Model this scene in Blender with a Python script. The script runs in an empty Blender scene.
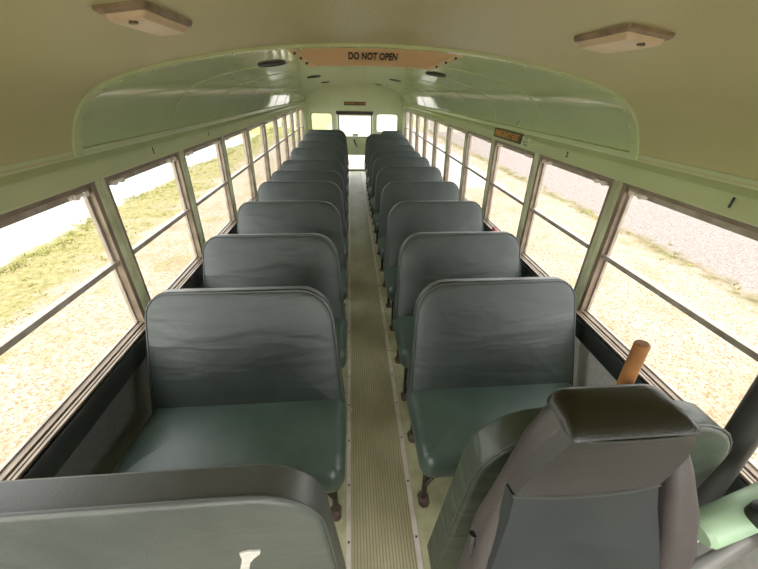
import bpy, bmesh, math, random
from mathutils import Vector, Matrix
random.seed(7)
C = bpy.context.scene.collection
PI = math.pi

# ------------------------------------------------------------------ helpers
class MB:
    """collects geometry, builds ONE mesh object"""
    def __init__(s): s.v = []; s.f = []
    def add(s, vs, fs):
        n = len(s.v); s.v += [tuple(v) for v in vs]; s.f += [tuple(i + n for i in f) for f in fs]
        return s
    def box(s, x0, x1, y0, y1, z0, z1, sx=None):
        """axis box; sx(z) gives an x shift for sloping walls"""
        g = sx or (lambda z: 0)
        vs = [(x + g(z), y, z) for z in (z0, z1) for y in (y0, y1) for x in (x0, x1)]
        return s.add(vs, [(0,2,3,1),(4,5,7,6),(0,1,5,4),(2,6,7,3),(0,4,6,2),(1,3,7,5)])
    def rings(s, rings, cap0=True, cap1=True, closed=True):
        n = len(rings[0]); vs = [p for r in rings for p in r]; fs = []
        for i in range(len(rings) - 1):
            for j in range(n if closed else n - 1):
                k = (j + 1) % n
                fs.append((i*n+j, i*n+k, (i+1)*n+k, (i+1)*n+j))
        if cap0: fs.append(tuple(range(n))[::-1])
        if cap1: fs.append(tuple((len(rings)-1)*n + j for j in range(n)))
        return s.add(vs, fs)
    def tube(s, pts, r, n=10, caps=True, loop=False):
        pts = [Vector(p) for p in pts]; rings = []; m = len(pts)
        up = None
        for i, p in enumerate(pts):
            a = pts[(i-1) % m] if (loop or i > 0) else p
            b = pts[(i+1) % m] if (loop or i < m-1) else p
            t = (b - a).normalized()
            if up is None:
                up = Vector((0,0,1)) if abs(t.z) < .9 else Vector((1,0,0))
            u = (up - t*up.dot(t)).normalized(); w = t.cross(u); up = u
            rr = r[i] if isinstance(r, (list, tuple)) else r
            rings.append([p + u*math.cos(2*PI*k/n)*rr + w*math.sin(2*PI*k/n)*rr for k in range(n)])
        if loop:
            rings.append(rings[0]); return s.rings(rings, False, False)
        return s.rings(rings, caps, caps)
    def build(s, name, mat, parent=None, smooth=35, bevel=0):
        me = bpy.data.meshes.new(name); me.from_pydata([tuple(v) for v in s.v], [], s.f)
        bm = bmesh.new(); bm.from_mesh(me)
        bmesh.ops.remove_doubles(bm, verts=bm.verts, dist=1e-5)
        bmesh.ops.recalc_face_normals(bm, faces=bm.faces)
        if bevel:
            es = [e for e in bm.edges if len(e.link_faces) == 2 and e.calc_face_angle(0) > .6]
            bmesh.ops.bevel(bm, geom=es, offset=bevel, segments=2, profile=.6, affect='EDGES', clamp_overlap=True)
        bm.to_mesh(me); bm.free()
        if smooth:
            me.polygons.foreach_set('use_smooth', [True]*len(me.polygons))
            me.set_sharp_from_angle(angle=math.radians(smooth))
        me.materials.append(mat)
        o = bpy.data.objects.new(name, me); C.objects.link(o)
        if parent: o.parent = parent
        return o

def tag(o, label=None, cat=None, group=None, kind=None):
    if label: o['label'] = label
    if cat: o['category'] = cat
    if group: o['group'] = group
    if kind: o['kind'] = kind
    return o
def empty(name, loc=(0,0,0), label=None, cat=None, group=None, kind=None):
    o = bpy.data.objects.new(name, None); o.empty_display_size = .05; C.objects.link(o); o.location = loc
    return tag(o, label, cat, group, kind)
def copy_tree(o, parent=None):
    c = o.copy(); C.objects.link(c)
    if parent: c.parent = parent
    for ch in list(o.children): copy_tree(ch, c)
    return c
def struct(o): o['kind'] = 'structure'; return o

def rrect(u0, u1, v0, v1, r, d=0, n=6, m=6):
    """rounded rectangle, radii r=(bl,br,tr,tl), inset by d, constant vertex count"""
    u0 += d; u1 -= d; v0 += d; v1 -= d
    if u1 - u0 < .002: u0 = u1 = (u0+u1)/2; u0 -= .001; u1 += .001
    if v1 - v0 < .002: v0 = v1 = (v0+v1)/2; v0 -= .001; v1 += .001
    lim = min(u1-u0, v1-v0)/2
    R = [min(max(q-d, .004), lim*.98) for q in r]
    cs = [(u0+R[0], v0+R[0], PI, R[0]), (u1-R[1], v0+R[1], 1.5*PI, R[1]), (u1-R[2], v1-R[2], 0, R[2]), (u0+R[3], v1-R[3], .5*PI, R[3])]
    arcs = [[(cx + rr*math.cos(a0 + .5*PI*k/n), cy + rr*math.sin(a0 + .5*PI*k/n)) for k in range(n+1)] for cx, cy, a0, rr in cs]
    out = []
    for i in range(4):
        out += arcs[i]; a = arcs[i][-1]; b = arcs[(i+1) % 4][0]
        out += [(a[0]+(b[0]-a[0])*k/m, a[1]+(b[1]-a[1])*k/m) for k in range(1, m)]
    return out

def pad(mb, rect, radii, t, er, bf, bb, fn, insets=(.97,.75,.5,.3,.15)):
    """cushion: outline rounded rect, thickness t, edge rounding er, bulges; fn(u,v,d)->xyz (d>0 is front)"""
    u0, u1, v0, v1 = rect; full = min(u1-u0, v1-v0)/2; prof = []
    insets = [q for q in insets if q*full > er*1.15]
    for q in insets:
        prof.append((q*full, -t/2 - bb*(1-(1-q)**2)))
    for k in range(4):
        a = PI/2*k/3; q = er*(1-math.sin(a))/full; prof.append((er*(1-math.sin(a)), -t/2 + er*(1-math.cos(a)) - bb*(1-(1-q)**2)))
    fr = []
    for q in insets: fr.append((q*full, t/2 + bf*(1-(1-q)**2)))
    for k in range(4):
        a = PI/2*k/3; q = er*(1-math.sin(a))/full; fr.append((er*(1-math.sin(a)), t/2 - er*(1-math.cos(a)) + bf*(1-(1-q)**2)))
    prof += fr[::-1]
    mb.rings([[fn(u, v, dd) for u, v in rrect(u0, u1, v0, v1, radii, ins)] for ins, dd in prof])
    return mb

def text(body, size, mat, parent, name='lettering', M=Matrix.Identity(4), wscale=1, bold=0):
    cu = bpy.data.curves.new(name, 'FONT'); cu.body = body; cu.size = size; cu.align_x = 'CENTER'; cu.align_y = 'CENTER'
    cu.extrude = .0006; cu.offset = bold; cu.resolution_u = 3
    ob = bpy.data.objects.new('tmp_text', cu); C.objects.link(ob)
    dg = bpy.context.evaluated_depsgraph_get(); dg.update()
    me = bpy.data.meshes.new_from_object(ob.evaluated_get(dg)); bpy.data.objects.remove(ob)
    me.transform(M @ Matrix.Diagonal((wscale, 1, 1, 1)))
    me.materials.clear(); me.materials.append(mat); me.name = name
    o = bpy.data.objects.new(name, me); C.objects.link(o)
    if parent: o.parent = parent
    return o

# ------------------------------------------------------------------ materials
def nodes(name):
    m = bpy.data.materials.new(name); m.use_nodes = True
    nt = m.node_tree; b = nt.nodes['Principled BSDF']
    return m, nt, b
def N(nt, typ, **kw):
    n = nt.nodes.new(typ)
    for k, v in kw.items():
        if k in n.inputs: n.inputs[k].default_value = v
        else: setattr(n, k, v)
    return n
def coords(nt, scale=(1,1,1), kind='Object'):
    tc = N(nt, 'ShaderNodeTexCoord'); mp = N(nt, 'ShaderNodeMapping'); mp.inputs['Scale'].default_value = scale
    nt.links.new(tc.outputs[kind], mp.inputs['Vector']); return mp.outputs['Vector']
def srgb(r, g, b):
    f = lambda c: (c/255/12.92 if c/255 <= .04045 else ((c/255+.055)/1.055)**2.4)
    return (f(r), f(g), f(b), 1)
def mat(name, col, rough=.5, metal=0, spec=.5, var=.0, vscale=6, bump=0, bscale=(80,80,80), rvar=0, dirt=None, coat=0):
    m, nt, b = nodes(name)
    b.inputs['Base Color'].default_value = col; b.inputs['Roughness'].default_value = rough
    b.inputs['Metallic'].default_value = metal; b.inputs['Specular IOR Level'].default_value = spec
    b.inputs['Coat Weight'].default_value = coat
    if var or dirt:
        no = N(nt, 'ShaderNodeTexNoise'); no.inputs['Scale'].default_value = vscale; no.inputs['Detail'].default_value = 6
        nt.links.new(coords(nt), no.inputs['Vector'])
        cr = N(nt, 'ShaderNodeValToRGB'); c0 = dirt or tuple(c*(1-var) for c in col[:3]) + (1,)
        c1 = tuple(min(1, c*(1+var)) for c in col[:3]) + (1,)
        cr.color_ramp.elements[0].color = c0; cr.color_ramp.elements[1].color = c1
        cr.color_ramp.elements[0].position = .32; cr.color_ramp.elements[1].position = .62
        nt.links.new(no.outputs['Fac'], cr.inputs['Fac']); nt.links.new(cr.outputs['Color'], b.inputs['Base Color'])
        if rvar:
            mr = N(nt, 'ShaderNodeMapRange'); mr.inputs['To Min'].default_value = rough - rvar; mr.inputs['To Max'].default_value = rough + rvar
            nt.links.new(no.outputs['Fac'], mr.inputs['Value']); nt.links.new(mr.outputs['Result'], b.inputs['Roughness'])
    if bump:
        n2 = N(nt, 'ShaderNodeTexNoise'); n2.inputs['Scale'].default_value = 1; n2.inputs['Detail'].default_value = 3
        nt.links.new(coords(nt, bscale), n2.inputs['Vector'])
        bp = N(nt, 'ShaderNodeBump'); bp.inputs['Strength'].default_value = bump; bp.inputs['Distance'].default_value = .01
        nt.links.new(n2.outputs['Fac'], bp.inputs['Height']); nt.links.new(bp.outputs['Normal'], b.inputs['Normal'])
    return m

def vinyl(name, c0, c1, rough, wr=.35):
    """leathery vinyl: fine grain, horizontal soft wrinkles, worn paler blotches"""
    m, nt, b = nodes(name)
    no = N(nt, 'ShaderNodeTexNoise'); no.inputs['Scale'].default_value = 5; no.inputs['Detail'].default_value = 8; no.inputs['Roughness'].default_value = .65
    nt.links.new(coords(nt), no.inputs['Vector'])
    cr = N(nt, 'ShaderNodeValToRGB'); cr.color_ramp.elements[0].color = c0; cr.color_ramp.elements[1].color = c1
    cr.color_ramp.elements[0].position = .3; cr.color_ramp.elements[1].position = .75
    nt.links.new(no.outputs['Fac'], cr.inputs['Fac']); nt.links.new(cr.outputs['Color'], b.inputs['Base Color'])
    mr = N(nt, 'ShaderNodeMapRange'); mr.inputs['To Min'].default_value = rough - .08; mr.inputs['To Max'].default_value = rough + .12
    nt.links.new(no.outputs['Fac'], mr.inputs['Value']); nt.links.new(mr.outputs['Result'], b.inputs['Roughness'])
    v = N(nt, 'ShaderNodeTexVoronoi'); v.inputs['Scale'].default_value = 220; nt.links.new(coords(nt), v.inputs['Vector'])
    w = N(nt, 'ShaderNodeTexNoise'); w.inputs['Scale'].default_value = 1; w.inputs['Detail'].default_value = 2; w.inputs['Distortion'].default_value = .6
    nt.links.new(coords(nt, (2.4, 6, 11)), w.inputs['Vector'])
    b1 = N(nt, 'ShaderNodeBump'); b1.inputs['Strength'].default_value = wr; b1.inputs['Distance'].default_value = .03
    nt.links.new(w.outputs['Fac'], b1.inputs['Height'])
    b2 = N(nt, 'ShaderNodeBump'); b2.inputs['Strength'].default_value = .12; b2.inputs['Distance'].default_value = .003
    nt.links.new(v.outputs['Distance'], b2.inputs['Height']); nt.links.new(b1.outputs['Normal'], b2.inputs['Normal'])
    nt.links.new(b2.outputs['Normal'], b.inputs['Normal'])
    return m

M = {}
M['mint'] = mat('mint_paint', srgb(190,199,154), .32, var=.06, vscale=3)
M['mint_gloss'] = mat('mint_gloss_paint', srgb(188,204,156), .07, var=.04, vscale=2, bump=.03, bscale=(5,3,5), spec=.75)
M['mint_seam'] = mat('mint_seam_paint', srgb(190,204,154), .25)
M['mint_dark'] = mat('mint_groove', srgb(96,108,74), .5)
M['post'] = mat('post_paint', srgb(190,196,158), .4, dirt=srgb(160,160,124), vscale=9)
M['alu'] = mat('window_aluminium', srgb(142,126,108), .4, metal=.3, dirt=srgb(112,96,80), vscale=12)
M['alu_light'] = mat('aluminium_trim', srgb(240,228,218), .45, metal=.0, dirt=srgb(218,204,192), vscale=16)
M['sash'] = mat('sash_aluminium', srgb(176,164,150), .36, metal=.3, dirt=srgb(146,132,116), vscale=16)
M['mint_rear'] = mat('rear_wall_paint', srgb(212,220,172), .35, var=.04, vscale=3)
M['black'] = mat('black_rubber', srgb(34,34,32), .5)
M['dark_ledge'] = mat('dark_ledge_vinyl', srgb(38,40,38), .4, var=.2)
M['brown_black'] = mat('dark_brown_rubber', srgb(48,36,30), .55)
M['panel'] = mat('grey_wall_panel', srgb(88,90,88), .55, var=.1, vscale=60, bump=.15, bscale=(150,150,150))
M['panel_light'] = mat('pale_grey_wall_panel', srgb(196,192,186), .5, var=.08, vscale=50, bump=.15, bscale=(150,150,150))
M['floor'] = mat('floor_linoleum', srgb(206,206,164), .42, dirt=srgb(176,172,132), vscale=11)
M['vinyl'] = vinyl('seat_vinyl', srgb(36,43,40), srgb(54,62,58), .42, .26)
M['vinyl_cush'] = vinyl('cushion_vinyl', srgb(50,66,58), srgb(72,86,77), .33, .06)
M['vinyl_edge'] = vinyl('seat_edge_vinyl', srgb(58,60,57), srgb(74,76,72), .36, .04)
M['vinyl_green'] = vinyl('green_vinyl', srgb(40,48,38), srgb(62,70,56), .38, .4)
M['driver_vinyl'] = vinyl('driver_vinyl', srgb(30,34,36), srgb(42,45,46), .42, .03)
M['driver_edge'] = vinyl('driver_side_vinyl', srgb(56,50,49), srgb(76,68,66), .42, .04)
M['driver_cap'] = vinyl('driver_cap_vinyl', srgb(22,19,15), srgb(30,26,20), .34, .03)
M['vinyl_grey'] = vinyl('grey_barrier_vinyl', srgb(62,66,60), srgb(86,90,83), .42, .2)
M['head_vinyl'] = vinyl('headrest_vinyl', srgb(44,41,39), srgb(56,52,50), .42, .03)
M['piping'] = mat('piping', srgb(62,65,62), .45)
M['steel'] = mat('dark_steel_tube', srgb(64,62,58), .4, metal=.5, dirt=srgb(52,40,34), vscale=20)
M['rust'] = mat('rusty_foot', srgb(122,98,88), .7, dirt=srgb(70,54,48), vscale=30)
M['tan'] = mat('tan_hatch_paint', srgb(206,170,128), .45, var=.06, vscale=4)
M['tan_edge'] = mat('tan_hatch_edge', srgb(212,190,152), .4)
M['ink'] = mat('black_ink', srgb(20,20,20), .5)
M['lens'] = mat('aged_lamp_lens', srgb(214,190,160), .35, var=.1, vscale=14)
M['lens_frame'] = mat('aged_lamp_frame', srgb(172,150,128), .4, metal=.2, dirt=srgb(120,100,84), vscale=20)
M['vent'] = mat('dark_vent', srgb(30,20,15), .6)
M['sign'] = mat('sign_dark', srgb(46,30,14), .5)
M['amber'] = mat('amber_letter', srgb(208,140,40), .5)
M['teal_ink'] = mat('teal_small_print', srgb(70,110,100), .5)
M['yellow'] = mat('yellow_green_sticker', srgb(196,206,90), .5)
M['wood'] = mat('wood_handle', srgb(160,104,58), .45, var=.25, vscale=9)
M['foam'] = mat('torn_foam', srgb(206,200,188), .8, var=.1, vscale=40)
M['white'] = mat('white_scrap', srgb(232,232,226), .7)
M['red'] = mat('red_scrap', srgb(150,60,60), .6)
M['mint_tube'] = mat('mint_tube_paint', srgb(166,196,160), .35, var=.04)
M['grey_bar'] = mat('grey_bar', srgb(142,138,132), .4, metal=.3)
M['screw'] = mat('screw_head', srgb(90,80,72), .4, metal=.7)

def glass():
    m, nt, b = nodes('window_glass'); out = nt.nodes['Material Output']
    tr = N(nt, 'ShaderNodeBsdfTransparent'); tr.inputs['Color'].default_value = (.97,.975,.965,1)
    gl = N(nt, 'ShaderNodeBsdfGlossy'); gl.inputs['Roughness'].default_value = .02
    lw = N(nt, 'ShaderNodeLayerWeight'); lw.inputs['Blend'].default_value = .5
    pw = N(nt, 'ShaderNodeMath', operation='POWER'); nt.links.new(lw.outputs['Facing'], pw.inputs[0]); pw.inputs[1].default_value = 5
    fr = N(nt, 'ShaderNodeMath', operation='MULTIPLY_ADD'); nt.links.new(pw.outputs[0], fr.inputs[0]); fr.inputs[1].default_value = .7; fr.inputs[2].default_value = .025
    mx = N(nt, 'ShaderNodeMixShader')
    nt.links.new(fr.outputs[0], mx.inputs['Fac']); nt.links.new(tr.outputs['BSDF'], mx.inputs[1]); nt.links.new(gl.outputs['BSDF'], mx.inputs[2])
    nt.links.new(mx.outputs['Shader'], out.inputs['Surface']); nt.nodes.remove(b)
    return m
M['glass'] = glass()

def perforated():
    m, nt, b = nodes('perforated_ceiling'); b.inputs['Roughness'].default_value = .45
    tc = N(nt, 'ShaderNodeTexCoord'); sp = N(nt, 'ShaderNodeSeparateXYZ'); nt.links.new(tc.outputs['Object'], sp.inputs[0])
    def wave(sock, ph):
        a = N(nt, 'ShaderNodeMath', operation='MULTIPLY'); nt.links.new(sock, a.inputs[0]); a.inputs[1].default_value = 2*PI/.0075
        s = N(nt, 'ShaderNodeMath', operation='SINE'); nt.links.new(a.outputs[0], s.inputs[0]); return s.outputs[0]
    ad = N(nt, 'ShaderNodeMath', operation='ADD'); sb = N(nt, 'ShaderNodeMath', operation='SUBTRACT')
    for q in (ad, sb): nt.links.new(sp.outputs['X'], q.inputs[0]); nt.links.new(sp.outputs['Y'], q.inputs[1])
    mu = N(nt, 'ShaderNodeMath', operation='MULTIPLY'); nt.links.new(wave(ad.outputs[0], 0), mu.inputs[0]); nt.links.new(wave(sb.outputs[0], 0), mu.inputs[1])
    gt = N(nt, 'ShaderNodeMapRange'); gt.inputs['From Min'].default_value = .3; gt.inputs['From Max'].default_value = .6; nt.links.new(mu.outputs[0], gt.inputs['Value'])
    no = N(nt, 'ShaderNodeTexNoise'); no.inputs['Scale'].default_value = 3; no.inputs['Detail'].default_value = 4; nt.links.new(tc.outputs['Object'], no.inputs['Vector'])
    cr = N(nt, 'ShaderNodeValToRGB'); cr.color_ramp.elements[0].color = srgb(184,178,128); cr.color_ramp.elements[1].color = srgb(196,191,142)
    nt.links.new(no.outputs['Fac'], cr.inputs['Fac'])
    xs = N(nt, 'ShaderNodeMath', operation='SUBTRACT'); nt.links.new(sp.outputs['X'], xs.inputs[0]); xs.inputs[1].default_value = .085
    xa = N(nt, 'ShaderNodeMath', operation='ABSOLUTE'); nt.links.new(xs.outputs[0], xa.inputs[0])
    xm = N(nt, 'ShaderNodeMapRange'); xm.inputs['From Min'].default_value = .74; xm.inputs['From Max'].default_value = .42; nt.links.new(xa.outputs[0], xm.inputs['Value'])
    xp = N(nt, 'ShaderNodeMath', operation='MULTIPLY'); nt.links.new(xm.outputs['Result'], xp.inputs[0]); nt.links.new(gt.outputs['Result'], xp.inputs[1])
    mx = N(nt, 'ShaderNodeMix', data_type='RGBA'); nt.links.new(xp.outputs[0], mx.inputs['Factor'])
    nt.links.new(cr.outputs['Color'], mx.inputs['A']); mx.inputs['B'].default_value = srgb(92,84,50)
    nt.links.new(mx.outputs['Result'], b.inputs['Base Color'])
    return m
M['perf'] = perforated()

def rubber():
    m, nt, b = nodes('ribbed_rubber'); b.inputs['Roughness'].default_value = .42
    no = N(nt, 'ShaderNodeTexNoise'); no.inputs['Scale'].default_value = 4; no.inputs['Detail'].default_value = 8; nt.links.new(coords(nt, (1,.5,1)), no.inputs['Vector'])
    cr = N(nt, 'ShaderNodeValToRGB'); cr.color_ramp.elements[0].color = srgb(164,156,118); cr.color_ramp.elements[1].color = srgb(218,210,174)
    cr.color_ramp.elements[0].position = .3; cr.color_ramp.elements[1].position = .7
    nt.links.new(no.outputs['Fac'], cr.inputs['Fac'])
    tc = N(nt, 'ShaderNodeTexCoord'); sp = N(nt, 'ShaderNodeSeparateXYZ'); nt.links.new(tc.outputs['Object'], sp.inputs[0])
    mr = N(nt, 'ShaderNodeMapRange'); mr.inputs['From Min'].default_value = .001; mr.inputs['From Max'].default_value = .006; nt.links.new(sp.outputs['Z'], mr.inputs['Value'])
    mx = N(nt, 'ShaderNodeMix', data_type='RGBA'); nt.links.new(mr.outputs['Result'], mx.inputs['Factor'])
    mx.inputs['A'].default_value = srgb(96,90,60); nt.links.new(cr.outputs['Color'], mx.inputs['B']); nt.links.new(mx.outputs['Result'], b.inputs['Base Color'])
    return m
M['rubber'] = rubber()

def ground_mat():
    m, nt, b = nodes('ground'); b.inputs['Roughness'].default_value = .95; b.inputs['Specular IOR Level'].default_value = .1
    tc = N(nt, 'ShaderNodeTexCoord'); P = tc.outputs['Object']
    sp = N(nt, 'ShaderNodeSeparateXYZ'); nt.links.new(P, sp.inputs[0])
    def noise(s, d=6, r=.6):
        n = N(nt, 'ShaderNodeTexNoise'); n.inputs['Scale'].default_value = s; n.inputs['Detail'].default_value = d; n.inputs['Roughness'].default_value = r
        nt.links.new(P, n.inputs['Vector']); return n.outputs['Fac']
    def ramp(f, stops):
        c = N(nt, 'ShaderNodeValToRGB'); el = c.color_ramp.elements
        while len(el) < len(stops): el.new(.5)
        for e, (p, q) in zip(el, stops): e.position = p; e.color = q
        nt.links.new(f, c.inputs['Fac']); return c.outputs['Color']
    def mixc(f, a, c):
        x = N(nt, 'ShaderNodeMix', data_type='RGBA'); nt.links.new(f, x.inputs['Factor']); nt.links.new(a, x.inputs['A']); nt.links.new(c, x.inputs['B']); return x.outputs['Result']
    def mrange(f, a, c, lo=0, hi=1):
        r = N(nt, 'ShaderNodeMapRange'); r.inputs['From Min'].default_value = a; r.inputs['From Max'].default_value = c
        r.inputs['To Min'].default_value = lo; r.inputs['To Max'].default_value = hi; nt.links.new(f, r.inputs['Value']); return r.outputs['Result']
    def math2(op, a, c):
        q = N(nt, 'ShaderNodeMath', operation=op)
        for i, z in enumerate((a, c)):
            if isinstance(z, (int, float)): q.inputs[i].default_value = z
            else: nt.links.new(z, q.inputs[i])
        return q.outputs[0]
    vo = N(nt, 'ShaderNodeTexVoronoi'); vo.inputs['Scale'].default_value = 48; nt.links.new(P, vo.inputs['Vector'])
    peb = vo.outputs['Color']
    sepc = N(nt, 'ShaderNodeSeparateColor'); nt.links.new(peb, sepc.inputs[0])
    gravel = ramp(sepc.outputs[0], [(0, srgb(170,140,100)), (.25, srgb(200,182,150)), (.7, srgb(216,204,182)), (1, srgb(232,226,214))])
    dirt = ramp(noise(25), [(.3, srgb(150,118,76)), (.7, srgb(206,184,144))])
    g1 = mixc(mrange(noise(1.6), .48, .72, 0, .75), gravel, dirt)
    grass = ramp(noise(14), [(.3, srgb(140,134,76)), (.5, srgb(178,170,112)), (.7, srgb(208,194,146))])
    X = math2('ADD', sp.outputs['X'], math2('MULTIPLY', math2('SUBTRACT', noise(1.2), .5), 1.3))
    # left: patchy dry grass, thick toward the road edge
    edge = mrange(X, -4.0, -5.2)
    patch = mrange(math2('ADD', noise(1.1, 8, .7), math2('MULTIPLY', edge, .28)), .53, .68)
    leftg = math2('MULTIPLY', patch, mrange(X, -2.0, -3.4))
    c = mixc(leftg, g1, grass)
    conc = ramp(noise(3), [(.3, srgb(226,224,218)), (.7, srgb(240,238,234))])
    wob = math2('ADD', sp.outputs['X'], math2('MULTIPLY', math2('SUBTRACT', noise(2.2), .5), .5))
    road = mrange(wob, -5.85, -6.1)
    far = mrange(sp.outputs['X'], -13.5, -14)
    c = mixc(math2('MULTIPLY', road, math2('SUBTRACT', 1, far)), c, conc)
    # right: thin weedy strip then worn asphalt
    weed = math2('MULTIPLY', mrange(wob, 5.75, 6.0), mrange(wob, 6.45, 6.15))
    asph = ramp(sepc.outputs[1], [(0, srgb(150,136,130)), (.6, srgb(184,172,166)), (1, srgb(206,196,192))])
    c = mixc(mrange(wob, 6.0, 6.4), c, asph)
    wd = ramp(noise(9), [(.35, srgb(120,112,74)), (.7, srgb(176,164,120))])
    c = mixc(math2('MULTIPLY', weed, mrange(noise(2.5), .35, .55)), c, wd)
    # grass field behind the bus and beyond the roads
    field = ramp(noise(3), [(.38, srgb(176,192,84)), (.62, srgb(226,226,160))])
    xin = math2('MULTIPLY', mrange(sp.outputs['X'], -2.6, -1.9), mrange(sp.outputs['X'], 5.6, 5.0))
    wob2 = math2('MULTIPLY', sp.outputs['Y'], xin)
    fb = math2('MAXIMUM', math2('MULTIPLY', mrange(sp.outputs['Y'], 20, 26), mrange(sp.outputs['X'], -1.4, -2.0)), far)
    c = mixc(mrange(wob2, 10.0, 10.6), c, conc)
    c = mixc(math2('MULTIPLY', fb, mrange(sp.outputs['X'], 6, 5)), c, field)
    dk = N(nt, 'ShaderNodeMix', data_type='RGBA', blend_type='MULTIPLY'); dk.inputs['Factor'].default_value = 1
    nt.links.new(c, dk.inputs['A']); dk.inputs['B'].default_value = (.46,.44,.425,1)
    nt.links.new(dk.outputs['Result'], b.inputs['Base Color'])
    bp = N(nt, 'ShaderNodeBump'); bp.inputs['Strength'].default_value = .4; bp.inputs['Distance'].default_value = .03
    nt.links.new(vo.outputs['Distance'], bp.inputs['Height']); nt.links.new(bp.outputs['Normal'], b.inputs['Normal'])
    return m
M['ground'] = ground_mat()
M['grass'] = mat('dry_grass_blades', srgb(128,128,62), .8, var=.3, vscale=2)

# ------------------------------------------------------------------ bus shell
XC = .085                    # bus centre line
ZH, ZS, ZM = 1.36, .68, 1.015
YF, YR = -.95, 8.13
P = .71
YL = 1.368; YRT = 1.342      # first pillar behind the front windows, each side
WL = lambda z: -.987 - .04*(ZH - z)
WR = lambda z: 1.154 + .04*(ZH - z)
CO = [(0,1.813),(.2,1.808),(.36,1.797),(.5,1.780),(.64,1.756),(.76,1.729),(.87,1.696),(.94,1.662),(1.0,1.610),(1.04,1.552),(1.066,1.495),(1.076,1.455)]
PROF = [(XC - o, z) for o, z in CO[::-1]] + [(XC + o, z) for o, z in CO[1:]]
def smooth_prof(pr, k=4):
    out = []
    for i in range(len(pr)-1):
        p0 = Vector(pr[max(i-1,0)]); p1 = Vector(pr[i]); p2 = Vector(pr[i+1]); p3 = Vector(pr[min(i+2,len(pr)-1)])
        for j in range(k):
            t = j/k
            out.append(tuple(.5*((2*p1)+(-p0+p2)*t+(2*p0-5*p1+4*p2-p3)*t*t+(-p0+3*p1-3*p2+p3)*t**3)))
    out.append(tuple(pr[-1])); return out
PROF = smooth_prof(PROF)
def zc(x):
    for (a, za), (b, zb) in zip(PROF, PROF[1:]):
        if a <= x <= b: return za + (zb-za)*(x-a)/(b-a)
    return PROF[0][1]
def slope(x): return math.atan2(zc(x+.02)-zc(x-.02), .04)
def inset_prof(d):
    out = []
    for i, p in enumerate(PROF):
        a = Vector(PROF[max(i-1,0)]); b = Vector(PROF[min(i+1,len(PROF)-1)]); t = (b-a).normalized()
        n = Vector((t.y, -t.x)); q = Vector(p) + n*d; out.append((q.x, q.y))
    return out
def arch(name, y0, y1, d0, d1, m, rivets=False):
    """curved strip between insets d0 (inner face) and d1 (outer face)"""
    mb = MB(); a = inset_prof(d0); b = inset_prof(d1)
    ring = lambda y: [(x, y, z) for x, z in a] + [(x, y, z) for x, z in b[::-1]]
    mb.rings([ring(y0), ring(y1)])
    if rivets:
        acc = 0; last = a[0]
        for q in a[1:]:
            acc += math.dist(q, last); last = q
            if acc > .055:
                acc = 0
                for yy in ((y0*.25+y1*.75),):
                    mb.tube([(q[0], yy, q[1]+.002), (q[0], yy, q[1]-.004)], .005, 6)
    return mb.build(name, m, smooth=40)

struct(arch('ceiling', YF, 1.31, .012, -.03, M['perf']))
o = struct(arch('ceiling', 1.30, YR + .02, 0, -.03, M['mint_gloss']))
struct(arch('trim_1', 1.285, 1.325, .020, 0, M['mint_seam'], True))
for k in range(1, 10):
    y = YL + k*P - .015
    struct(arch('trim_%d' % (k+1), y, y + .012, .003, 0, M['mint_seam']))

# floor
mb = MB(); mb.box(-1.06, 1.23, YF, YR + .02, -.06, 0); struct(mb.build('floor', M['floor'], smooth=0))
# walls: lower panel + header beam
def wall(side):
    wx = WL if side < 0 else WR; nm = 'left' if side < 0 else 'right'
    mb = MB(); s = side
    def slab(z0, z1, t0, t1, y0=YF, y1=YR):
        # between inner offset t0 and outer t1 (outward positive)
        vs = [(wx(z) + s*t, y, z) for z in (z0, z1) for y in (y0, y1) for t in (t0, t1)]
        mb.add(vs, [(0,2,3,1),(4,5,7,6),(0,1,5,4),(2,6,7,3),(0,4,6,2),(1,3,7,5)])
    slab(0, ZS-.012, .0, .06)
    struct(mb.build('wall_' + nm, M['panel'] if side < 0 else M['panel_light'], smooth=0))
    # header: profile extruded along the bus
    pr = [(.05, ZH), (-.004, ZH-.004), (-.010, ZH+.004), (-.006, ZH+.012), (.000, ZH+.05), (-.004, ZH+.062), (.016, ZH+.082), (.016, ZH+.096), (-.012, ZH+.100), (-.014, ZH+.112), (.06, ZH+.118)]
    ring = lambda y: [(wx(ZH) + s*(t), y, z) for t, z in pr]
    mb = MB(); mb.rings([ring(YF), ring(YR)])
    struct(mb.build('trim_%d' % (70 if s < 0 else 71), M['mint'], smooth=25))
    # black padded ledge below the windows
    mb = MB(); pr = [(-.012, .565), (-.03, .58), (-.034, .66), (-.028, .676), (.02, .682), (.02, .565)]
    rg = lambda y: [(wx(z) + s*t, y, z) for t, z in pr]
    mb.rings([rg(YF), rg(YR)]); struct(mb.build('baseboard_%s' % nm, M['dark_ledge'], smooth=30))
    # aluminium sill track with two grooves
    mb = MB()
    for t0, t1, z1 in ((-.022,-.012,.692),(-.004,.004,.690),(.012,.020,.690),(.030,.056,.688),(-.022,.056,.683)):
        mb.box(wx(ZS) + min(s*t0, s*t1), wx(ZS) + max(s*t0, s*t1), YF, YR, .676, z1)
    struct(mb.build('trim_%d' % (20 if s < 0 else 21), M['alu'], smooth=0))
wall(-1); wall(1)

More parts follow.
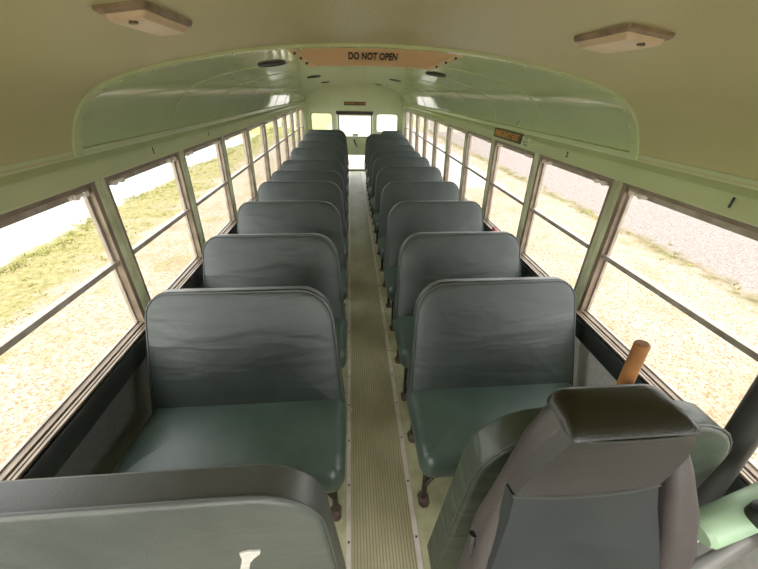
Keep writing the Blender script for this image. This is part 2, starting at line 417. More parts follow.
# window bays
def bay(side, y0, y1, n, latch=True):
    wx = WL if side < 0 else WR; s = side
    w = empty('window_%d' % n, (wx(ZS), (y0+y1)/2, ZS), kind='structure')
    ox, oy, oz = w.location
    def fr(mb, t0, t1, a0, a1, z0, z1):
        vs = [(wx(z) + s*t - ox, y - oy, z - oz) for z in (z0, z1) for y in (a0, a1) for t in (t0, t1)]
        mb.add(vs, [(0,2,3,1),(4,5,7,6),(0,1,5,4),(2,6,7,3),(0,4,6,2),(1,3,7,5)])
    f = MB(); e = .022
    fr(f, .004, .05, y0, y0+e, ZS+.008, ZH); fr(f, .004, .05, y1-e, y1, ZS+.008, ZH)
    fr(f, .0, .05, y0, y1, ZH-.012, ZH); fr(f, .012, .05, y0, y1, ZH-.024, ZH-.012); fr(f, .012, .05, y0, y1, ZS+.006, ZS+.014)
    f.build('window_frame', M['alu'], w, smooth=0, bevel=.0015)
    u = MB(); g = .012
    fr(u, .026, .042, y0+e, y0+e+g, ZM, ZH-.024); fr(u, .026, .042, y1-e-g, y1-e, ZM, ZH-.024); fr(u, .018, .042, y0+e, y1-e, ZH-.046, ZH-.024); fr(u, .014, .042, y0+e, y1-e, ZM-.012, ZM+.010)
    u.build('upper_sash', M['sash'], w, smooth=0, bevel=.0015)
    l = MB()
    fr(l, .034, .048, y0+e, y0+e+.008, ZS+.014, ZM); fr(l, .034, .048, y1-e-.008, y1-e, ZS+.014, ZM); fr(l, .034, .048, y0+e, y1-e, ZS+.012, ZS+.02)
    l.build('lower_sash', M['sash'], w, smooth=0)
    q = MB(); fr(q, .034, .037, y0+e, y1-e, ZM, ZH-.03); q.build('upper_pane', M['glass'], w, smooth=0)
    q = MB(); fr(q, .041, .044, y0+e, y1-e, ZS+.014, ZM); q.build('lower_pane', M['glass'], w, smooth=0)
    if latch:
        for a in (y0 + .085, y1 - .085):
            q = MB(); fr(q, -.002, .03, a-.034, a-.014, ZH-.046, ZH-.026); fr(q, -.002, .03, a+.014, a+.034, ZH-.046, ZH-.026); fr(q, .006, .03, a-.046, a+.046, ZH-.042, ZH-.030)
            q.build('latch', M['alu_light'], w, smooth=0, bevel=.002)
    return w
nwin = 1; HP = .026
trimn = 30
def post(side, y, m, hw=HP, inn=.004):
    global trimn
    wx = WL if side < 0 else WR; s = side; mb = MB()
    pr = [(-hw, .05), (-hw, -inn*.3), (-hw*.55, -inn), (-hw*.2, -inn), (-hw*.1, .001), (hw*.1, .001), (hw*.2, -inn), (hw*.55, -inn), (hw, -inn*.3), (hw, .05)]
    mb.rings([[(wx(z) + s*t, y + a, z) for a, t in pr] for z in (ZS+.004, ZH+.004)])
    struct(mb.build('trim_%d' % trimn, m, smooth=20)); trimn += 1
for side, y1st, yfront in ((-1, YL, .44), (1, YRT, .05)):
    ys = [yfront] + [y1st + k*P for k in range(10)]
    for k in range(10):
        bay(side, ys[k] + HP, ys[k+1] - HP, nwin); nwin += 1
    for k in range(1, 11): post(side, ys[k], M['post'])
    # short end panel between the last post and the rear wall
    wx = WL if side < 0 else WR; mb = MB()
    a0, a1 = ys[10] + HP*.5, YR
    mb.add([(wx(z) + side*t, y, z) for z in (ZS, ZH+.01) for y in (a0, a1) for t in (.0, .05)], [(0,2,3,1),(4,5,7,6),(0,1,5,4),(2,6,7,3),(0,4,6,2),(1,3,7,5)])
    struct(mb.build('trim_%d' % trimn, M['mint'], smooth=0)); trimn += 1
    # front side window ahead of the first post
    bay(side, YF + .1, yfront - HP - .02, nwin, False); nwin += 1
post(-1, .44, M['post']); post(1, .05, M['post'])

# rear wall with openings
mb = MB()
cols = [(-1.06,-.88,[(0,1.9)]), (-.88,-.41,[(0,.85),(1.237,1.9)]), (-.41,-.31,[(0,1.9)]), (-.31,.495,[(1.225,1.9)]), (.495,.575,[(0,1.9)]), (.575,1.07,[(0,.85),(1.235,1.9)]), (1.07,1.23,[(0,1.9)])]
for a, b, zs in cols:
    for z0, z1 in zs: mb.box(a, b, YR, YR + .05, z0, z1)
struct(mb.build('wall_rear', M['mint_rear'], smooth=0))
def ring_frame(name, x0, x1, z0, z1, r, w, y0, y1, m, parent, off=(0,0,0)):
    mb = MB(); A = rrect(x0, x1, z0, z1, (r,)*4, -w); B = rrect(x0, x1, z0, z1, (r,)*4, 0); n = len(A)
    rings = [[(u-off[0], y-off[1], v-off[2]) for u, v in q] for q, y in ((A, y1), (A, y0), (B, y0), (B, y1))]
    mb.rings(rings + [rings[0]], False, False); return mb.build(name, m, parent, smooth=30)
for nm, x0, x1, z1 in ((nwin, -.865, -.425, 1.225), (nwin+1, .59, 1.055, 1.222)):
    w = empty('window_%d' % nm, ((x0+x1)/2, YR, .86), kind='structure'); L = w.location
    ring_frame('window_frame', x0, x1, .87, z1, .05, .03, YR-.012, YR+.045, M['mint'], w, L)
    q = MB(); q.box(x0-L.x-.01, x1-L.x+.01, .03, .034, 0, z1-L.z+.01); q.build('pane', M['glass'], w, smooth=0)
nwin += 2
# recessed frame line above the door and rear wall panel edges
mb = MB(); mb.box(-.36, .55, YR-.012, YR, 1.31, 1.325); mb.box(-.36, -.335, YR-.012, YR, .3, 1.31); mb.box(.525, .55, YR-.012, YR, .3, 1.31)
struct(mb.build('trim_60', M['mint_rear'], smooth=0, bevel=.003))
mb = MB(); mb.box(-.27, .43, YR-.006, YR, 1.50, 1.72); struct(mb.build('trim_61', M['mint_rear'], smooth=0, bevel=.004))
# rear emergency door
d = empty('door_1', (.09, YR, 0), kind='structure')
mb = MB(); X0, X1 = -.395, .40
for a, b, z0, z1 in ((X0,-.36,.01,1.22),(.372,X1,.01,1.22),(-.36,.372,1.19,1.22),(-.36,.372,.365,.765),(-.36,-.29,.02,.365),(.30,.372,.02,.365),(-.36,.372,.01,.045)):
    mb.box(a, b, 0, .04, z0, z1)
mb.build('door_panel', M['mint_rear'], d, smooth=0, bevel=.003)
q = MB(); q.box(-.36, .372, .018, .022, .765, 1.19); q.build('upper_pane', M['glass'], d, smooth=0)
q = MB(); q.box(-.29, .30, .018, .022, .045, .365); q.build('lower_pane', M['glass'], d, smooth=0)
q = MB(); q.box(-.41, .41, -.05, .0, 1.215, 1.285); q.build('door_header_pad', M['brown_black'], d, smooth=30, bevel=.012)
q = MB()
for a, b in ((-.365,-.345),(.357,.377)): q.box(a, b, -.01, 0, .76, 1.21)
q.box(-.365, .377, -.01, 0, .755, .77); q.build('window_gasket', M['steel'], d, smooth=0)
q = MB(); q.tube([(-.03,-.03,.70),(-.01,-.045,.66),(.035,-.045,.55)], [.014,.018,.012], 8); q.tube([(-.02,0,.69),(-.02,-.035,.69)], .02, 8); q.build('door_handle', M['black'], d)
q = MB(); q.box(-.06, .07, -.004, .0, .775, .83); q.build('notice_plate', M['alu_light'], d, smooth=0)
q = MB(); q.box(-.42, .42, -.03, .02, 0, .012); q.build('threshold', M['steel'], d, smooth=0)

# front wall with the windshield opening (behind the camera)
mb = MB(); mb.box(-1.06, 1.23, YF-.05, YF, -.06, .78); mb.box(-1.06, -.9, YF-.05, YF, .78, 1.84); mb.box(1.07, 1.23, YF-.05, YF, .78, 1.84); mb.box(-.9, 1.07, YF-.05, YF, 1.62, 1.84)
struct(mb.build('wall_front', M['mint'], smooth=0))
w = empty('window_%d' % nwin, (XC, YF, .78), kind='structure')
ring_frame('window_frame', -.88, 1.05, .8, 1.6, .06, .025, YF-.05, YF+.01, M['black'], w, w.location)
q = MB(); q.box(-.985, .985, -.03, -.026, 0, .84); q.build('pane', M['glass'], w, smooth=0)

# ------------------------------------------------------------------ aisle
AX0, AX1 = -.042, .226
mb = MB(); nr = 20; prf = []
for i in range(nr):
    x = AX0 + (AX1-AX0)*i/nr; w_ = (AX1-AX0)/nr
    prf += [(x, .0035), (x + w_*.16, .0075), (x + w_*.62, .0075), (x + w_*.80, .0035)]
prf.append((AX1, .004))
ring = lambda y: [(x, y, z) for x, z in prf] + [(AX1, y, -.002), (AX0, y, -.002)]
mb.rings([ring(YF+.3), ring(YR-.05)])
tag(mb.build('aisle_runner', M['rubber'], smooth=0), 'ribbed olive rubber runner down the middle of the aisle', 'floor mat')
for x0, x1, side in ((-.066, -.042, 'left'), (.226, .253, 'right')):
    t = empty('aisle_trim_strip', ((x0+x1)/2, 3.5, 0), 'pale metal edging strip screwed along the %s edge of the ribbed aisle runner' % side, 'trim strip', 'aisle edging strips')
    mb = MB(); a, b = x0-t.location.x, x1-t.location.x
    pr = [(a, -.001), (a+.003, .008), (b-.003, .008), (b, -.001)]
    mb.rings([[(x, y, z) for x, z in pr] for y in (YF+.3-3.5, YR-.05-3.5)])
    mb.build('strip', M['alu_light'], t, smooth=0)
    sc = None
    for k in range(14):
        y = .38 + k*.235 - 3.5
        if sc is None:
            q = MB(); q.tube([(0,0,.006),(0,0,.0105)], .005, 8); sc = q.build('screw', M['screw'], t); sc.location = (0, y, 0)
        else:
            c = sc.copy(); C.objects.link(c); c.parent = t; c.location = (0, y, 0)

# ------------------------------------------------------------------ passenger seats
def make_seat(width, aisle_side, name):
    """origin: floor, aisle-side lower corner, y=0 at cushion front; aisle_side -1: aisle at low x"""
    r = empty(name)
    x0, x1 = (0, width) if aisle_side < 0 else (-width, 0)
    W = abs(width); af = aisle_side
    ra = .055; rw = .03
    rad = (ra, rw, .02, .02) if af < 0 else (rw, ra, .02, .02)   # front corners of cushion (v low = front)
    def fc(u, v, dd):
        k = v/.42
        front = max(0, 1 - v/.10)
        z = .37 + dd - .03*k - .02*front*front
        return (u, v, z)
    mb = MB(); pad(mb, (x0, x1, 0, .43), rad, .115, .045, .026, 0, fc, insets=(.97,.8,.62,.45,.3)); mb.build('seat_cushion', M['vinyl_cush'], r, smooth=60)
    # backrest, leaning toward the rear
    lean = math.radians(19.5); y0 = .365; z0 = .345; H = .585
    def fb(u, v, dd):
        th = 1.35 - .55*v/H
        dd = dd*th
        ta, tw = .050*(v/H), .034*(v/H)              # taper toward the top: more on the aisle side
        g = (u-x0)/W
        uu = u + (ta*(1-g) - tw*g if af < 0 else tw*(1-g) - ta*g)
        return (uu, y0 + v*math.sin(lean) - dd*math.cos(lean)*.98 + .05, z0 + v*math.cos(lean) + dd*math.sin(lean)*.55)
    mb = MB(); rb = (.03,.03,.105,.15) if af < 0 else (.03,.03,.15,.105)
    pad(mb, (x0+.004, x1-.004, 0, H), rb, .085, .018, .020, .006, fb); mb.build('backrest', M['vinyl'], r, smooth=60)
    out = rrect(x0+.004, x1-.004, 0, H, rb, .004)
    # seam piping along the front edge and the paler strip of vinyl over the top edge
    n = len(out); st = [p for p in out]
    mb = MB(); mb.tube([fb(u, v, .040) for u, v in st], .0035, 6, loop=True); mb.build('piping', M['piping'], r)
    top = [q for q in rrect(x0+.004, x1-.004, 0, H, rb, -.0015) if q[1] > H-.13]
    top.sort(key=lambda q: q[0])
    mb = MB(); mb.rings([[fb(u, v, dd) for u, v in top] for dd in (-.024,.024)], False, False, closed=False); mb.build('top_strip', M['vinyl_edge'], r, smooth=60)
    # tubular frame
    fx = (.055 if af < 0 else -.055)
    mb = MB(); mb.tube([(fx, .10, .30), (fx, .42, .29), (fx, .52, .36)], .013, 8); mb.tube([(x0+.03, .10, .305), (x1-.03, .10, .305)], .012, 8); mb.tube([(x0+.03, .40, .295), (x1-.03, .40, .295)], .012, 8)
    mb.build('seat_frame', M['steel'], r)
    for fy, ty in ((.075, .11), (.40, .40)):
        q = MB(); q.tube([(fx, ty, .30), (fx, fy+.01, .05), (fx, fy, .006)], [.013,.013,.014], 8); leg = q.build('leg', M['steel'], r)
        q = MB(); q.rings([[(fx + a*.026, fy + b*.036, z) for a, b in ((-1,-.6),(-.5,-1),(.5,-1),(1,-.6),(1,.6),(.5,1),(-.5,1),(-1,.6))] for z in (0, .006)]); q.tube([(fx, fy-.02, .004), (fx, fy-.02, .012)], .007, 6); q.tube([(fx, fy, .004), (fx, fy, .03)], [.024,.015], 8)
        q.build('foot_plate', M['rust'], leg)
    q = MB(); sx = .26 if af < 0 else -.26; q.tube([(fx, .08, .12), (fx+sx*.45, .13, .25), (fx+sx, .13, .31)], .010, 8); q.build('brace', M['steel'], r)
    return r
# local top-front ridge of the backrest lies about .60 behind the cushion front
def ordinal(i): return ['first','second','third','fourth','fifth','sixth','seventh','eighth','ninth','tenth','eleventh'][i]
Lrow = [(1.256,0),(1.90,0),(2.60,0),(3.27,0),(3.85,-.014),(4.50,-.014),(5.30,.019),(6.05,.03),(6.80,.06),(7.45,.07)]
Rrow = [(1.285,0),(1.89,0),(2.58,0),(3.26,0),(4.0,0),(4.68,-.003),(5.30,-.02),(5.90,-.01),(6.50,.035),(7.05,.036),(7.60,.046)]
TOPY = .595; BASEH = .92
WLN, WRN = .895, .87
sl = make_seat(WLN, 1, 'bench_seat'); sr = make_seat(WRN, -1, 'bench_seat')
seen = {0: 'front bench, dark green vinyl, whole cushion in view, on the %s side by the windows',
        1: 'dark green vinyl bench seat directly behind the front bench on the %s side'}
for rows, proto, xx, side in ((Lrow, sl, -.058, 'left'), (Rrow, sr, .246, 'right')):
    for i, (yt, dz) in enumerate(rows):
        o = proto if i == 0 else copy_tree(proto)
        o.location = (xx, yt - TOPY, 0); o.scale = (1, 1, (BASEH + dz)/BASEH)
        last = i == len(rows) - 1
        if i < 2: lab = seen[i] % side
        elif last: lab = 'rearmost dark vinyl bench seat of the %s row, below the rear window' % side
        else: lab = 'dark green vinyl bench seat, %s from the front in the %s row' % (ordinal(i), side)
        tag(o, lab, 'bus seat', 'bench seats in the %s row' % side)
        if side == 'right' and last:
            o.location.x = .60; o.scale.x = .60

# ------------------------------------------------------------------ front barriers
def barrier(name, x0, x1, yb, zt, z0, t, radii, m, me, label, taper, bulge):
    r = empty(name, ((x0+x1)/2, yb, 0), label, 'seat barrier', 'padded barriers at the front'); L = r.location
    H = zt - z0
    def fn(u, v, dd):
        k = v/H
        uu = u + taper[0]*k*(u < L.x) + taper[1]*k*(u > L.x)
        return (uu - L.x, -dd - t/2, z0 + v)
    mb = MB(); pad(mb, (x0, x1, 0, H), radii, t, .014, bulge, .004, fn); mb.build('padded_panel', m, r, smooth=60)
    out = rrect(x0, x1, 0, H, radii, -.002)
    pts = [q for q in out if q[1] > .03]
    # welt strip around the edge
    i0 = max(range(len(out)), key=lambda i: math.dist(out[i], out[i-1]) if out[i][1] < .02 else 0)
    seq = [out[(i + len(out)) % len(out)] for i in range(len(out))]
    k0 = min(range(len(seq)), key=lambda i: (seq[i][1], abs(seq[i][0] - (x0+x1)/2)))
    seq = seq[k0:] + seq[:k0]; seq = [q for q in seq if q[1] > .02]
    mb = MB(); mb.rings([[fn(u, v, dd) for u, v in seq] for dd in (-t/2+.010, -t*.2, t*.2, t/2-.010)], False, False, closed=False); mb.build('edge_strip', me, r, smooth=60)
    mb = MB(); mb.tube([fn(u, v, t/2-.008) for u, v in seq], .003, 6); mb.build('piping', M['piping'], r)
    fl = []
    for xx in (x0 + .06, x1 - .06):
        q = MB(); q.tube([(xx-L.x, -t/2, z0 + .05), (xx-L.x, -t/2, .004)], .016, 10); q.build('leg', M['steel'], r)
    return r, fn
bl, fnl = barrier('entry_barrier', -.975, -.052, .445, .93, .28, .085, (.03,.03,.14,.10), M['vinyl_grey'], M['vinyl_edge'],
    'grey green padded vinyl barrier at bottom left with a torn face, before the left benches', (.0,-.045), .012)
# tear showing pale foam
mb = MB(); q = [(-.290,.722),(-.270,.730),(-.240,.728),(-.244,.712),(-.262,.69),(-.276,.665),(-.295,.58),(-.322,.58),(-.304,.64),(-.290,.69)]
L = bl.location
mb.rings([[(x - L.x, -.085 - .010 - d_, z) for x, z in q] for d_ in (.0,.004)]); t_ = mb.build('torn_foam', M['foam'], bl); t_['label'] = 'pale torn gash'
bd, fnd = barrier('driver_barrier', .235, .985, .50, 1.005, .22, .09, (.05,.03,.16,.16), M['vinyl_green'], M['vinyl_green'],
    'dark green wrinkled vinyl barrier behind the driver seat with rounded top corners', (.06,-.03), .006)

# ------------------------------------------------------------------ driver seat
ds = empty('driver_chair', (.45, .0, 0), 'dark grey vinyl high-back driver seat with a black-topped headrest, bottom right', 'driver seat'); L = ds.location
def section(z, cx, hw, yf, yb, rf=.02, rb=.03, n=4):
    o_ = rrect(cx-hw-L.x, cx+hw-L.x, yf, yb, (rf, rf, rb, rb), 0, 4, 5); return [(u, v, z) for u, v in o_]
def loft(secs, name, m):
    mb = MB(); mb.rings([section(*s) for s in secs]); return mb.build(name, m, ds, smooth=50)
# frame shell behind the facings
loft([(.46,.450,.222,.10,.22),(.70,.428,.212,.205,.295),(.88,.424,.182,.256,.335),(.99,.430,.150,.290,.355,.02,.03),(1.06,.438,.143,.300,.362),(1.12,.446,.138,.300,.368),(1.18,.449,.120,.300,.370),(1.205,.448,.106,.302,.368)], 'backrest', M['driver_edge'])
# lower front facing
mb = MB(); secs = []
for z, cx, hw, yf in ((.50,.455,.220,.135),(.70,.450,.210,.198),(.86,.438,.184,.243),(.975,.432,.156,.276),(1.028,.428,.148,.290)):
    secs.append([(cx-hw-L.x, yf+.02, z), (cx-hw-L.x+.004, yf-.006, z), (cx-hw*.5-L.x, yf-.012, z), (cx-L.x, yf-.013, z), (cx+hw*.5-L.x, yf-.012, z), (cx+hw-L.x-.004, yf-.006, z), (cx+hw-L.x, yf+.02, z)])
mb.rings(secs, True, True); mb.build('front_panel', M['driver_vinyl'], ds, smooth=50)
# headrest facing and its near-black top
mb = MB(); secs = []
for z, cx, hw, yf in ((1.032,.430,.149,.292),(1.06,.440,.150,.294),(1.11,.450,.144,.294),(1.16,.452,.129,.292),(1.196,.452,.113,.292)):
    secs.append([(cx-hw-L.x, yf+.02, z), (cx-hw-L.x+.006, yf-.006, z), (cx-hw*.5-L.x, yf-.012, z), (cx-L.x, yf-.014, z), (cx+hw*.5-L.x, yf-.012, z), (cx+hw-L.x-.006, yf-.006, z), (cx+hw-L.x, yf+.02, z)])
mb.rings(secs); mb.build('headrest', M['head_vinyl'], ds, smooth=50)
loft([(1.196,.452,.114,.280,.374,.012,.02),(1.204,.452,.112,.282,.374,.012,.02),(1.214,.449,.103,.300,.374,.012,.02),(1.221,.446,.090,.320,.370,.012,.02),(1.223,.445,.070,.336,.362,.01,.01)], 'headrest_cap', M['driver_cap'])
# seams
mb = MB(); mb.tube([(.429-.147-L.x,.287,1.030),(.429-.07-L.x,.279,1.031),(.429-L.x,.278,1.031),(.429+.07-L.x,.279,1.031),(.429+.147-L.x,.287,1.030)], .0035, 6); mb.build('piping', M['piping'], ds)
mb = MB(); mb.tube([(.452-.111-L.x,.284,1.196),(.452-.06-L.x,.279,1.197),(.452-L.x,.278,1.197),(.452+.06-L.x,.279,1.197),(.452+.111-L.x,.284,1.196)], .002, 6); mb.build('piping', M['piping'], ds)
# right wing bolster
mb = MB(); secs = []
for z, cx, hw, yf, yb in ((.56,.672,.030,.16,.27),(.72,.672,.036,.19,.30),(.86,.660,.038,.22,.33),(.97,.642,.034,.255,.35),(1.05,.628,.026,.29,.36),(1.085,.620,.014,.305,.35)):
    secs.append(section(z, cx, hw, yf, yb, .025, .025))
mb.rings(secs); mb.build('side_bolster', M['driver_edge'], ds, smooth=60)
# cushion, pedestal
def fcd(u, v, dd): return (u - L.x, v, .44 + dd)
mb = MB(); pad(mb, (.20, .72, -.30, .16), (.08,.08,.04,.04), .10, .04, .02, 0, fcd); mb.build('seat_cushion', M['driver_vinyl'], ds, smooth=60)
mb = MB(); mb.box(-.16, .16, -.16, .12, 0, .02); mb.box(-.11, .11, -.12, .08, .02, .37); mb.box(-.2, .2, -.2, .14, .37, .40); mb.build('pedestal', M['black'], ds, smooth=0, bevel=.006)
# recline lever on the aisle side
mb = MB(); mb.tube([(.260-L.x,.29,.85),(.236-L.x,.285,.85)], .012, 8); mb.tube([(.236-L.x,.292,.872),(.233-L.x,.285,.85),(.234-L.x,.276,.812)], [.008,.010,.007], 8); mb.build('recline_lever', M['black'], ds)

# ------------------------------------------------------------------ things around the driver
mb = MB(); a = Vector((.862, .578, 0)); b = Vector((.766, .598, 1.10))
pts = [a.lerp(b, k/8) for k in range(9)]
mb.tube(pts + [b + (b-a).normalized()*.004], [.0175]*6 + [.0180,.0185,.0190,.015], 14)
tag(mb.build('wooden_handle', M['wood']), 'upright round wooden pole handle poking up behind the driver seat', 'handle')

mb = MB(); py = lambda z: .495 + (z-.933)*.115
mb.tube([(1.10, py(z), z) for z in (.004,.4,.8,1.1,1.36,1.57)], .036, 16)
tag(mb.build('grab_pole', M['black'], smooth=50), 'thick black padded pole at the right edge in front of the first right window', 'pole')
t = empty('steering_housing', (1.16, .37, .75), 'mint green round metal tube reaching in from the right wall with black cap', 'tube')  # plain mint tube sticking out of the side wall
L2 = t.location
def rel(*p): return tuple(Vector(p) - L2)
mb = MB(); mb.tube([rel(.828,.300,.752), rel(.838,.301,.755), rel(1.0,.326,.805), rel(1.155,.352,.855)], [.030,.038,.040,.042], 20); mb.build('tube_body', M['mint_tube'], t)
mb = MB(); mb.rings([[rel(x, y, z) for x, y in rrect(.905, 1.12, .245, .318, (.03,)*4, ins)] for ins, z in ((0,.826),(0,.856),(.012,.868))]); mb.build('cap', M['black'], t, smooth=40)
mb = MB(); mb.tube([rel(.848,.30,.720), rel(.832,.295,.690)], .006, 8); mb.build('pull_rod', M['alu_light'], t)
mb = MB(); mb.tube([(.86,.262,.50),(.95,.29,.522),(1.06,.315,.545),(1.186,.345,.57)], .020, 12)
tag(mb.build('grab_bar', M['grey_bar']), 'grey metal bar at the bottom right corner beside the driver seat', 'bar')

# ------------------------------------------------------------------ ceiling fittings
def on_ceiling(name, x, y, label, cat, group=None, drop=.0):
    o = empty(name, (x, y, zc(x) - drop), label, cat, group); o.rotation_euler = (0, -slope(x), 0); return o
for x, y, wx_, wy, lab in ((-.345, .745, .032, .080, 'aged beige rectangular dome lamp on the perforated ceiling, left'), (.540, .765, .040, .076, 'aged beige rectangular dome lamp on the perforated ceiling, right')):
    t = on_ceiling('dome_lamp', x, y, lab, 'ceiling lamp', 'dome lamps on the front ceiling', .012)
    wx_ *= 1.0
    mb = MB(); mb.rings([[(u, v, z) for u, v in rrect(-wx_-.009, wx_+.009, -wy-.009, wy+.009, (.009,)*4, ins)] for ins, z in ((0,.004),(0,-.006),(.005,-.010))]); mb.build('lamp_frame', M['lens_frame'], t, smooth=30)
    mb = MB(); mb.rings([[(u, v, z) for u, v in rrect(-wx_, wx_, -wy, wy, (.007,)*4, ins)] for ins, z in ((0,-.009),(.002,-.016),(.007,-.020),(.025,-.021))]); mb.build('lamp_lens', M['lens'], t, smooth=30)
    mb = MB(); mb.tube([(wx_*.1, -wy*.84, -.017), (wx_*.1, -wy*.84, -.023)], .007, 8); mb.build('screw', M['screw'], t)
sides = ('left', 'right')
for (x, y, s_, w_) in ((-.392, 2.02, 0, 'nearest'), (.595, 2.62, 1, 'nearest'), (-.365, 3.95, 0, 'middle'), (.54, 4.5, 1, 'middle'), (-.40, 6.25, 0, 'rearmost'), (.552, 7.2, 1, 'rearmost')):
    t = on_ceiling('roof_speaker', x, y, '%s of the dark round speaker grilles along the %s side of the roof' % (w_, sides[s_]), 'speaker', 'round roof speakers')
    mb = MB(); circ = lambda r, z: [(r*.68*math.cos(2*PI*k/28), r*.95*math.sin(2*PI*k/28), z) for k in range(28)]
    mb.rings([circ(.105, .006), circ(.105, -.004), circ(.100, -.008), circ(.086, -.008), circ(.082, -.003)], True, True); mb.build('bezel', M['vent'], t, smooth=40)
    mb = MB(); mb.rings([circ(.082, -.002), circ(.080, -.004), circ(.04, -.006), circ(.004, -.007)]); mb.build('grille', M['vent'], t, smooth=40)
# sloping access panel just behind the front arch
t = empty('access_panel', (.09, 1.39, 1.80), 'tan sloping ceiling access panel lettered DO NOT OPEN behind the front arch', 'panel'); L3 = t.location
NX = 16; top = []; bot = []
for k in range(NX + 1):
    q = k/NX
    xt = -.222 + q*.652; xb = -.150 + q*.462
    top.append(Vector((xt, 1.372, zc(xt) - .006))); bot.append(Vector((xb, 1.47, 1.752 - .006*abs(2*q-1)**2)))
def face(q, p):   # q along x, p from top to bottom
    i = min(int(q*NX), NX-1); g = q*NX - i
    return (top[i].lerp(top[i+1], g)).lerp(bot[i].lerp(bot[i+1], g), p)
rel3 = lambda v: tuple(Vector(v) - L3)
mb = MB()
back = [Vector((p.x, p.y + .012, zc(p.x) + .004)) for p in bot]
mb.rings([[rel3(v) for v in r_] for r_ in (top, bot, back, [Vector((p.x, p.y, p.z + .012)) for p in top])] , False, False, closed=False)
mb.build('panel_face', M['tan'], t, smooth=30)
nrm = (bot[8]-top[8]).cross(Vector((1,0,0))).normalized()
if nrm.y > 0: nrm = -nrm
for a_, b_ in ((.0,.05),(.95,1.0)):
    mb = MB(); mb.rings([[rel3(face(q, p) + nrm*h) for q, h in ((a_, 0), (a_, .004), (b_, .004), (b_, 0))] for p in (0, 1)]); mb.build('edge_strip', M['tan_edge'], t, smooth=0)
scr = None
for a_ in (.025, .975):
    for p in (.25, .5, .75):
        if scr is None:
            q = MB(); q.tube([(0,0,0), tuple(nrm*.004)], .005, 8); scr = o = q.build('screw', M['screw'], t)
        else:
            o = scr.copy(); C.objects.link(o); o.parent = t
        o.location = rel3(face(a_, p) + nrm*.004)
vx = Vector((1,0,0)); vy = top[8]-bot[8]; vy.x = 0; vy.normalize(); vz = vx.cross(vy)
cen = face(.49, .52) - L3 + (vz if vz.y < 0 else -vz)*.0015
Mx = Matrix(((vx.x, vy.x, vz.x, cen.x), (vx.y, vy.y, vz.y, cen.y), (vx.z, vy.z, vz.z, cen.z), (0,0,0,1)))
text('DO NOT OPEN', .052, M['ink'], t, M=Mx, wscale=.50, bold=.0014)

# ------------------------------------------------------------------ signs, numbers
t = empty('exit_sign', (.10, YR, 1.43), 'dark exit sign with amber lettering above the rear door', 'sign')
mb = MB(); mb.box(-.24, .24, -.008, 0, -.036, .036); mb.build('sign_board', M['sign'], t, smooth=0)
RX = Matrix.Rotation(PI/2, 4, 'X')
text('EMERGENCY DOOR', .052, M['amber'], t, M=Matrix.Translation((0,-.009,0)) @ RX, wscale=.98, bold=.0008)
# window exit sign on the right header: faces -x
xw = WR(ZH) - .004
t = empty('emergency_exit_sign', (xw+.002, 2.52, 1.407), 'dark EMERGENCY EXIT sign with amber letters on the right window header', 'sign')
mb = MB(); mb.box(-.007, 0.004, -.235, .235, -.030, .030); mb.build('sign_board', M['sign'], t, smooth=0)
RZ = Matrix.Rotation(-PI/2, 4, 'Z')
def wall_text(body, size, m, parent, p, ws, bold=0, name='lettering', side=1):
    return text(body, size, m, parent, name, Matrix.Translation(p) @ Matrix.Rotation(-PI/2*side, 4, 'Z') @ RX, ws, bold)
wall_text('EMERGENCY EXIT', .058, M['amber'], t, (-.008, 0, 0), .88, .001)
t2 = empty('instruction_decal', (xw, 2.215, 1.400), 'small block of teal print beside the exit sign on the right header', 'decal')
mb = MB(); mb.box(-.0026, .004, -.042, .042, -.028, .028); mb.build('backing', M['mint_seam'], t2, smooth=0)
for k, w_ in enumerate(('LIFT', 'BAR TO', 'OPEN')): wall_text(w_, .018, M['teal_ink'], t2, (-.003, 0, .018-.018*k), 1.1, .0004)
mb = MB(); mb.box(xw-.003, xw+.003, 4.55, 5.1, 1.40, 1.42); tag(mb.build('header_sticker', M['yellow'], smooth=0), 'yellow green sticker far down the right window header', 'sticker')
xl = WL(ZH) + .002
for body, x, y, z, side, lab, sz in (('1', xw+.001, .878, 1.397, 1, 'black stencilled number 1 on the right header above the first window', .042),
        ('2', xw+.001, 1.743, 1.397, 1, 'black stencilled number 2 on the right header above the second window', .036),
        ('1', xl, 1.79, 1.397, -1, 'black stencilled mark on the left header above the second window', .042),
        ('1', xl, 2.52, 1.397, -1, 'small black stencilled mark on the left header above the third window', .036)):
    o = wall_text(body, sz, M['ink'], None, (0,0,0), 1.0, .0015, 'seat_number', side); o.location = (x - .003*side, y, z); tag(o, lab, 'number', 'stencilled seat numbers')
xx = 1.105
o = text('1', .040, M['ink'], None, 'seat_number', Matrix.Rotation(-PI/2, 4, 'Z') @ RX, 1, .0012)
o.location = (xx, 2.30, 1.505); o.rotation_euler = (0, .55, 0); tag(o, 'black stencilled number on the glossy roof curve above the exit sign', 'number', 'stencilled seat numbers')

# scraps
mb = MB(); mb.rings([[( .006*a, .014*b, z) for a, b in ((-1,-.4),(.2,-1),(1,.1),(.3,1),(-.6,.7))] for z in (0,.003)]); o = mb.build('paper_scrap', M['white']); o.location = (-.040, 1.283, .0082); tag(o, 'tiny white paper scrap on the left edge of the aisle', 'scrap')
mb = MB(); mb.rings([[(.02*a*k, .03*b*k, z) for a, b in ((-1,-.4),(-.2,-1),(1,-.3),(.7,.8),(-.6,1))] for k, z in ((1,0),(.9,.02),(.4,.032))]); o = mb.build('red_tag', M['red']); o.location = (1.165, 2.43, .691); tag(o, 'small red tag lying on the right window sill behind the second bench', 'tag')

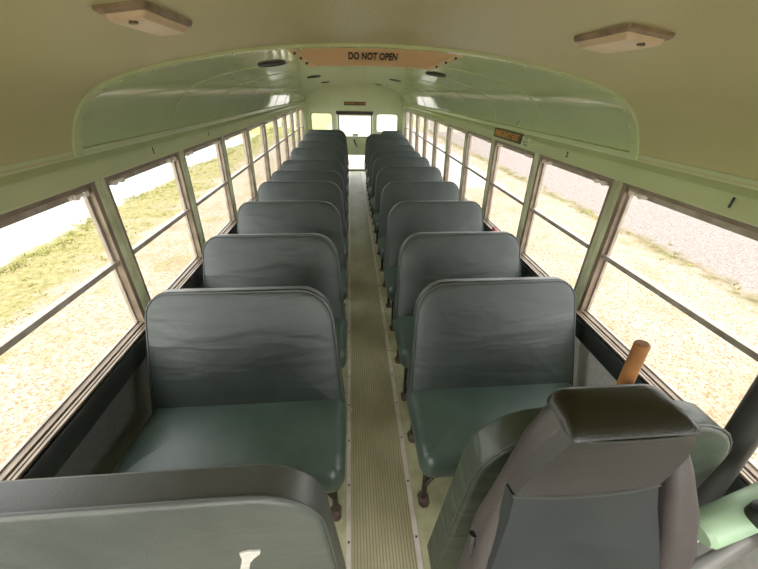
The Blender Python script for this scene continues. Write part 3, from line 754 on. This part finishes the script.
# ------------------------------------------------------------------ outside
mb = MB(); G = -.95
mb.add([(-60,-40,G),(60,-40,G),(60,110,G),(-60,110,G)], [(0,1,2,3)])
struct(mb.build('ground', M['ground'], smooth=0))
def tufts(name, spots, label):
    mb = MB()
    for x, y, h in spots:
        for _ in range(9):
            a = random.uniform(0, 2*PI); d_ = random.uniform(0, .09); bx, by = x + d_*math.cos(a), y + d_*math.sin(a)
            hh = h*random.uniform(.5, 1.1); ln = random.uniform(.2, .7)*hh; w_ = .012; pa = a + PI/2
            p0 = (bx - w_*math.cos(pa), by - w_*math.sin(pa), G); p1 = (bx + w_*math.cos(pa), by + w_*math.sin(pa), G)
            mx_ = (bx + ln*.4*math.cos(a), by + ln*.4*math.sin(a), G + hh*.65); tp = (bx + ln*math.cos(a), by + ln*math.sin(a), G + hh)
            mb.add([p0, p1, mx_, tp], [(0,1,2),(2,1,3)] if False else [(0,1,2),(1,3,2)])
    o = mb.build(name, M['grass'], smooth=0); tag(o, label, 'grass', kind='stuff')
sp = []
for _ in range(900):
    y = random.uniform(1, 34); x = -5.85 + random.gauss(0, .12) + .25*math.sin(y*1.3); sp.append((x, y, random.uniform(.03, .08)))
for _ in range(700): sp.append((random.uniform(-5.8, -4.3), random.uniform(2, 34), random.uniform(.02, .05)))
tufts('grass_tufts', sp, 'dry green grass growing along the pale road edge outside the left windows')
sp = [(6.1 + random.gauss(0, .15), random.uniform(2, 30), random.uniform(.03, .09)) for _ in range(160)]
tufts('grass_tufts', sp, 'thin weeds growing along the asphalt edge outside the right windows')

# ------------------------------------------------------------------ light
wd = bpy.data.worlds.new('sky'); bpy.context.scene.world = wd; wd.use_nodes = True
nt = wd.node_tree; bg = nt.nodes['Background']
tc = N(nt, 'ShaderNodeTexCoord'); sp_ = N(nt, 'ShaderNodeSeparateXYZ'); nt.links.new(tc.outputs['Generated'], sp_.inputs[0])
cr = N(nt, 'ShaderNodeValToRGB'); cr.color_ramp.elements[0].color = (1,.99,.96,1); cr.color_ramp.elements[1].color = (.95,.97,1,1); cr.color_ramp.elements[1].position = .8
nt.links.new(sp_.outputs['Z'], cr.inputs['Fac']); nt.links.new(cr.outputs['Color'], bg.inputs['Color'])
bg.inputs['Strength'].default_value = 1.9
sun = bpy.data.lights.new('sun', 'SUN'); sun.energy = 1.2; sun.angle = .5; sun.color = (1,.93,.82)
so = bpy.data.objects.new('sun', sun); C.objects.link(so); so.rotation_euler = (math.radians(12), math.radians(8), 0)

s2 = bpy.data.lights.new('front_sky_fill', 'SUN'); s2.energy = 1.6; s2.angle = 1.2; s2.color = (1,.97,.92)  # added soft lamp standing in for bright sky ahead, lifts seat fronts and aisle
so2 = bpy.data.objects.new('front_sky_fill', s2); C.objects.link(so2); so2.rotation_euler = (math.radians(62), 0, math.radians(-8))
# ------------------------------------------------------------------ camera
F_PX = 320.8; TH = math.radians(31.05); PS = math.radians(5.02); RO = math.radians(1.15)
f = Vector((math.sin(PS)*math.cos(TH), math.cos(PS)*math.cos(TH), -math.sin(TH)))
r = Vector((math.cos(PS), -math.sin(PS), 0)); d_ = f.cross(r)
r2 = r*math.cos(RO) - d_*math.sin(RO); d2 = r*math.sin(RO) + d_*math.cos(RO)
cam = bpy.data.cameras.new('camera'); co = bpy.data.objects.new('camera', cam); C.objects.link(co)
mw = Matrix((( r2.x, -d2.x, -f.x, 0), (r2.y, -d2.y, -f.y, 0), (r2.z, -d2.z, -f.z, 1.67), (0,0,0,1)))
co.matrix_world = mw; cam.sensor_width = 36; cam.lens = F_PX/758*36; cam.clip_start = .01; cam.clip_end = 300
sc = bpy.context.scene; sc.camera = co
sc.view_settings.view_transform = 'Standard'; sc.view_settings.look = 'None'; sc.view_settings.exposure = 1.25; sc.view_settings.gamma = 1.14
sc.cycles.max_bounces = 10; sc.cycles.diffuse_bounces = 6; sc.cycles.transparent_max_bounces = 16
sc.cycles.sample_clamp_indirect = 6
